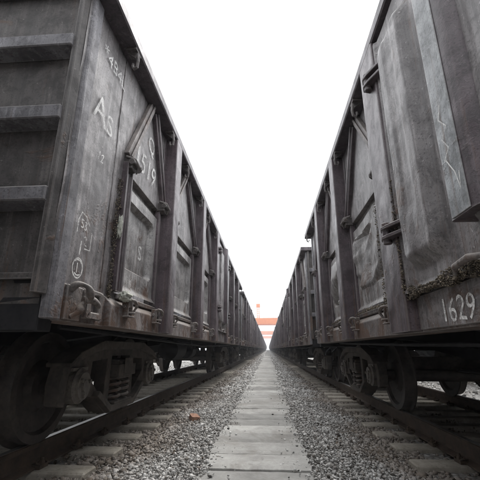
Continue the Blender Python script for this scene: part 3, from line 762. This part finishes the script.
mark(protoL, 1, 'I', .09, .353, 1.035, MD, .001, name='railway_emblem')
stroke(protoL, 1, [(.33, 1.10), (.35, 1.115), (.39, 1.115), (.41, 1.10)], .005, MD, 'railway_emblem')
stroke(protoL, 1, [(.34, 1.03), (.36, 1.022), (.385, 1.022), (.405, 1.03)], .005, MD, 'railway_emblem')
stroke(protoL, 1, [(.31, 1.28), (.31, 1.36), (.34, 1.42), (.40, 1.41), (.45, 1.36)], .005, MD)
stroke(protoL, 1, [(.42, 1.20), (.49, 1.205), (.49, 1.33)], .005, MD)
hx = LR / 2 - .21
stroke(protoR, -1, [(hx + .03, 1.42), (hx - .02, 1.46), (hx + .02, 1.52), (hx - .03, 1.56), (hx + .02, 1.62), (hx - .01, 1.68)], .004, -.086)
stroke(protoR, -1, [(hx + .02, 1.42), (hx - .03, 1.34), (hx - .05, 1.26), (hx - .06, 1.33)], .004, -.086)
# lashing bracket near the corner of the left wagon
b = MB(); b.plate([(.47, .03), (.69, .03), (.69, .215), (.47, .215)], [[(.53, .075), (.64, .075), (.64, .185), (.53, .185)]], lambda u, v, h: (HW - PD + h, u, ZB + v), .012, .05); b.build('step_bracket', 'fitting', protoL, bevel=.006)
def curve(pts, n=6):                        # Catmull-Rom through the points
    P = [Vector(p) for p in pts]; P = [2 * P[0] - P[1]] + P + [2 * P[-1] - P[-2]]; out = []
    for i in range(1, len(P) - 2):
        for k in range(n):
            t = k / n; a, b_, c, d = P[i - 1], P[i], P[i + 1], P[i + 2]
            out.append(.5 * (2 * b_ + (c - a) * t + (2 * a - 5 * b_ + 4 * c - d) * t * t + (3 * b_ - a - 3 * c + d) * t ** 3))
    return out + [P[-2]]
b = MB(); x0 = HW - PD
cv = curve([(x0 + .0, .31, ZB + .17), (x0 + .06, .32, ZB + .215), (x0 + .10, .37, ZB + .20), (x0 + .10, .40, ZB + .14), (x0 + .06, .38, ZB + .10), (x0 + .07, .35, ZB + .06), (x0 + .03, .33, ZB + .03)])
b.tube(cv, [.019 + .006 * math.sin(i * .5) for i in range(len(cv))], 10)
cv = curve([(x0 + .07, .38, ZB + .13), (x0 + .10, .43, ZB + .135), (x0 + .105, .50, ZB + .115), (x0 + .09, .55, ZB + .105)])
b.tube(cv, [.024 - .014 * (i / len(cv)) ** 2 for i in range(len(cv))], 10)
b.build('tow_hook', 'fitting', protoL, smooth=50)
b = MB(); b.box(x0 + .005, x0 + .03, .27, .44, ZB + .01, ZB + .21); b.build('hook_plate', 'fitting', protoL, bevel=.005)

# ------------------------------------------------------------------ loose things
def rag(loc, sx, sy, sz, seed, label):
    b = MB(); bmesh.ops.create_icosphere(b.bm, subdivisions=4, radius=1)
    for v in b.bm.verts:
        p = v.co; n = 1 + .30 * vn(p.x * 3, p.z * 3, seed) + .28 * abs(vn(p.y * 7 + p.x * 3, p.z * 8, seed + 2)) + .10 * vn(p.y * 17, p.z * 15 + p.x * 9, seed)
        v.co = Vector((p.x * sx, p.y * sy, p.z * sz)) * n
    o = b.build('rag', 'rag', None, loc, smooth=True); tag(o, label, 'rag', 'rags caught on the left wagon'); return o
rag((TL + HW - .06, YL0 + .97, ZL + .975), .04, .062, .036, 1, 'pale rag bundle lodged on the ledge below the near drop door')
rag((TL + HW - .11, YL0 + .855, ZL + 1.50), .02, .012, .085, 5, 'thin white rag stuck beside the near door strap')
b = MB(); b.box(-.055, .055, -.085, .085, -.03, .03); bmesh.ops.subdivide_edges(b.bm, edges=b.bm.edges[:], cuts=3, use_grid_fill=True)
for v in b.bm.verts:
    p = v.co.copy(); v.co += Vector((vn(p.y * 40, p.z * 50, 1), vn(p.x * 45, p.z * 50, 2), vn(p.x * 40, p.y * 40, 3))) * .006
    if p.y > .05: v.co.x *= .62 + .2 * vn(p.x * 30, p.z * 30, 4); v.co.y -= .03 * abs(vn(p.x * 50, p.z * 40, 5))
o = b.build('brick', 'brick', None, (-1.0, 5.15, -.02)); o.rotation_euler = (.15, .1, .5)
tag(o, 'broken orange brick on the ballast by the left sleepers', 'brick')
# spilled load on ledges
def ledge(X0, X1, spans, z):
    def f(g, n):
        s = g.integers(0, len(spans), n); a = np.array([p[0] for p in spans])[s]; bq = np.array([p[1] for p in spans])[s]
        return g.uniform(X0, X1, n), a + (bq - a) * g.random(n)
    return f
XR_ = TR - HW
cm = YR0 + LR / 2
dk = lambda g, n, x, y: np.clip(g.beta(1.6, 2.6, n), 0, 1)
pile = lambda base: (lambda x, y, g: base + np.minimum(np.abs(g.normal(0, .014, len(x))), .026) * (0.5 + 0.9 * np.abs(np.sin(y * 9)) * np.abs(np.cos(y * 4.3))))
o = stones('spilled_ore', 7000, ledge(XR_ + .012, XR_ + .06, [(cm - .3, cm + .70)], 0), lambda x, y: .011, lambda x, y, g: ZR + DZ0 - .058 + (g.random(len(x)) - .42) * .075 * (.25 + np.abs(np.sin(y * 13)) * np.abs(np.cos(y * 5.1 + .6))), 11, tone=dk, material='debris')
tag(o, 'crumbly spilled ore heaped on the ledge under the near right door', 'spilled ore', kind='stuff')
baysR = [(YR0 + LR - 4.94, YR0 + LR - 3.65), (YR0 + LR - 3.2, YR0 + LR - 2.05)]
o = stones('spilled_ore', 4200, ledge(XR_ + .10, XR_ + .18, baysR, 0), lambda x, y: .010, pile(ZR + DZ0 - .035), 12, tone=dk, material='debris')
tag(o, 'spilled ore along the drop door ledges of the near right wagon', 'spilled ore', kind='stuff')
o = stones('spilled_ore', 1300, lambda g, n: (g.uniform(XR_ - .005, XR_ + .05, n), np.where(g.random(n) < .6, YR0 + LR - 5.375 + g.normal(0, .006, n), YR0 + LR - 4.98 + g.normal(0, .012, n))), lambda x, y: .012, lambda x, y, g: ZR + DZ0 + g.random(len(x)) ** 1.6 * .8 - .05, 13, tone=dk, material='debris')
tag(o, 'dried ore crusted down the seam beside the near right door post', 'spilled ore', kind='stuff')
o = stones('spilled_ore', 1300, lambda g, n: (TL + HW - g.uniform(.12, .15, n), YL0 + .835 + g.normal(0, .014, n)), lambda x, y: .009, lambda x, y, g: ZL + .95 + g.random(len(x)) ** 1.4 * .95, 14, tone=dk, material='debris')
tag(o, 'dried ore crusted along the drop door edges of the near left wagon', 'spilled ore', kind='stuff')

# ------------------------------------------------------------------ gantry cranes over the yard
def gantry(y, zb, h, label, mast):
    r = empty('gantry_crane', (0, y, 0)); tag(r, label, 'gantry crane', 'orange gantry cranes over the tracks')
    for q in (-1, 1):
        b = MB(); b.box(-19, 24, q * 3 - .7, q * 3 + .7, zb, zb + h); gd = b.build('girder', 'orange', r, bevel=.06)
        for k in range(15):
            b = MB(); b.box(-18.5 + k * 3 - .06, -18.5 + k * 3 + .06, q * 3 - .82, q * 3 - .70, zb + .1, zb + h - .1); b.build('stiffener', 'orange', gd)
        b = MB()
        for k in range(23): b.box(-19 + k * 1.95 - .04, -19 + k * 1.95 + .04, q * 3.6 - .04, q * 3.6 + .04, zb + h, zb + h + 1.1)
        b.box(-19, 24, q * 3.6 - .04, q * 3.6 + .04, zb + h + 1.05, zb + h + 1.12); b.build('handrail', 'cranegrey', r)
    for xx in (-15, 20):
        for q in (-1, 1):
            b = MB(); b.hexa([(xx - .5, q * 6 - .5, .9), (xx + .5, q * 6 - .5, .9), (xx + .5, q * 6 + .5, .9), (xx - .5, q * 6 + .5, .9), (xx - .8, q * 3 - .6, zb), (xx + .8, q * 3 - .6, zb), (xx + .8, q * 3 + .6, zb), (xx - .8, q * 3 + .6, zb)]); b.build('leg', 'orange', r)
        b = MB(); b.box(xx - .6, xx + .6, -7.5, 7.5, 0, .9); b.build('end_carriage', 'cranegrey', r, bevel=.05)
    b = MB(); b.box(mast - 6.5, mast - 3, -3.5, 3.5, zb + h, zb + h + .9); b.box(mast - 6.2, mast - 4.4, -1.5, 1.5, zb + h + .9, zb + h + 2.4); b.build('trolley', 'cranegrey', r, bevel=.05)
    b = MB(); 
    for px, py in ((-.4, -.4), (.4, -.4), (.4, .4), (-.4, .4)): b.box(mast + px - .13, mast + px + .13, py - .13, py + .13, zb + h, zb + h + 4.6)
    for k in range(5): b.box(mast - .45, mast + .45, -.45, .45, zb + h + .8 * k + .5, zb + h + .8 * k + .62)
    b.box(mast - .8, mast + .8, -.8, .8, zb + h + 4.6, zb + h + 6.0); b.build('mast', 'orange', r)
    b = MB(); b.box(mast + 13, mast + 15, -4.2, -2.2, zb - 2.4, zb - .05); b.build('cab', 'orange', r, bevel=.05)
    return r
gantry(150, 10.35, 2.5, 'nearest orange gantry crane spanning the tracks above both trains', -3.7)
gantry(262, 10.6, 2.4, 'middle orange gantry crane seen below the nearest girder', -7)
gantry(345, 10.3, 2.2, 'farthest orange gantry crane just above the vanishing walkway', 12)

# ------------------------------------------------------------------ haze
HAZE = 0.0017
hz = MB(); hz.box(-700, 700, -60, 1200, -1.2, 30)
hme = bpy.data.meshes.new('haze'); hz.bm.to_mesh(hme); hz.bm.free()
hm = bpy.data.materials.new('haze'); hm.use_nodes = True; hm.node_tree.nodes.clear()
ho = hm.node_tree.nodes.new('ShaderNodeOutputMaterial'); pv = hm.node_tree.nodes.new('ShaderNodeVolumePrincipled')
pv.inputs['Color'].default_value = (0.90, 0.94, 1.0, 1); pv.inputs['Density'].default_value = HAZE
hm.node_tree.links.new(pv.outputs[0], ho.inputs['Volume']); hme.materials.append(hm)
tag(inst('haze', hme), 'thin pale haze over the rail yard', 'haze', kind='stuff')
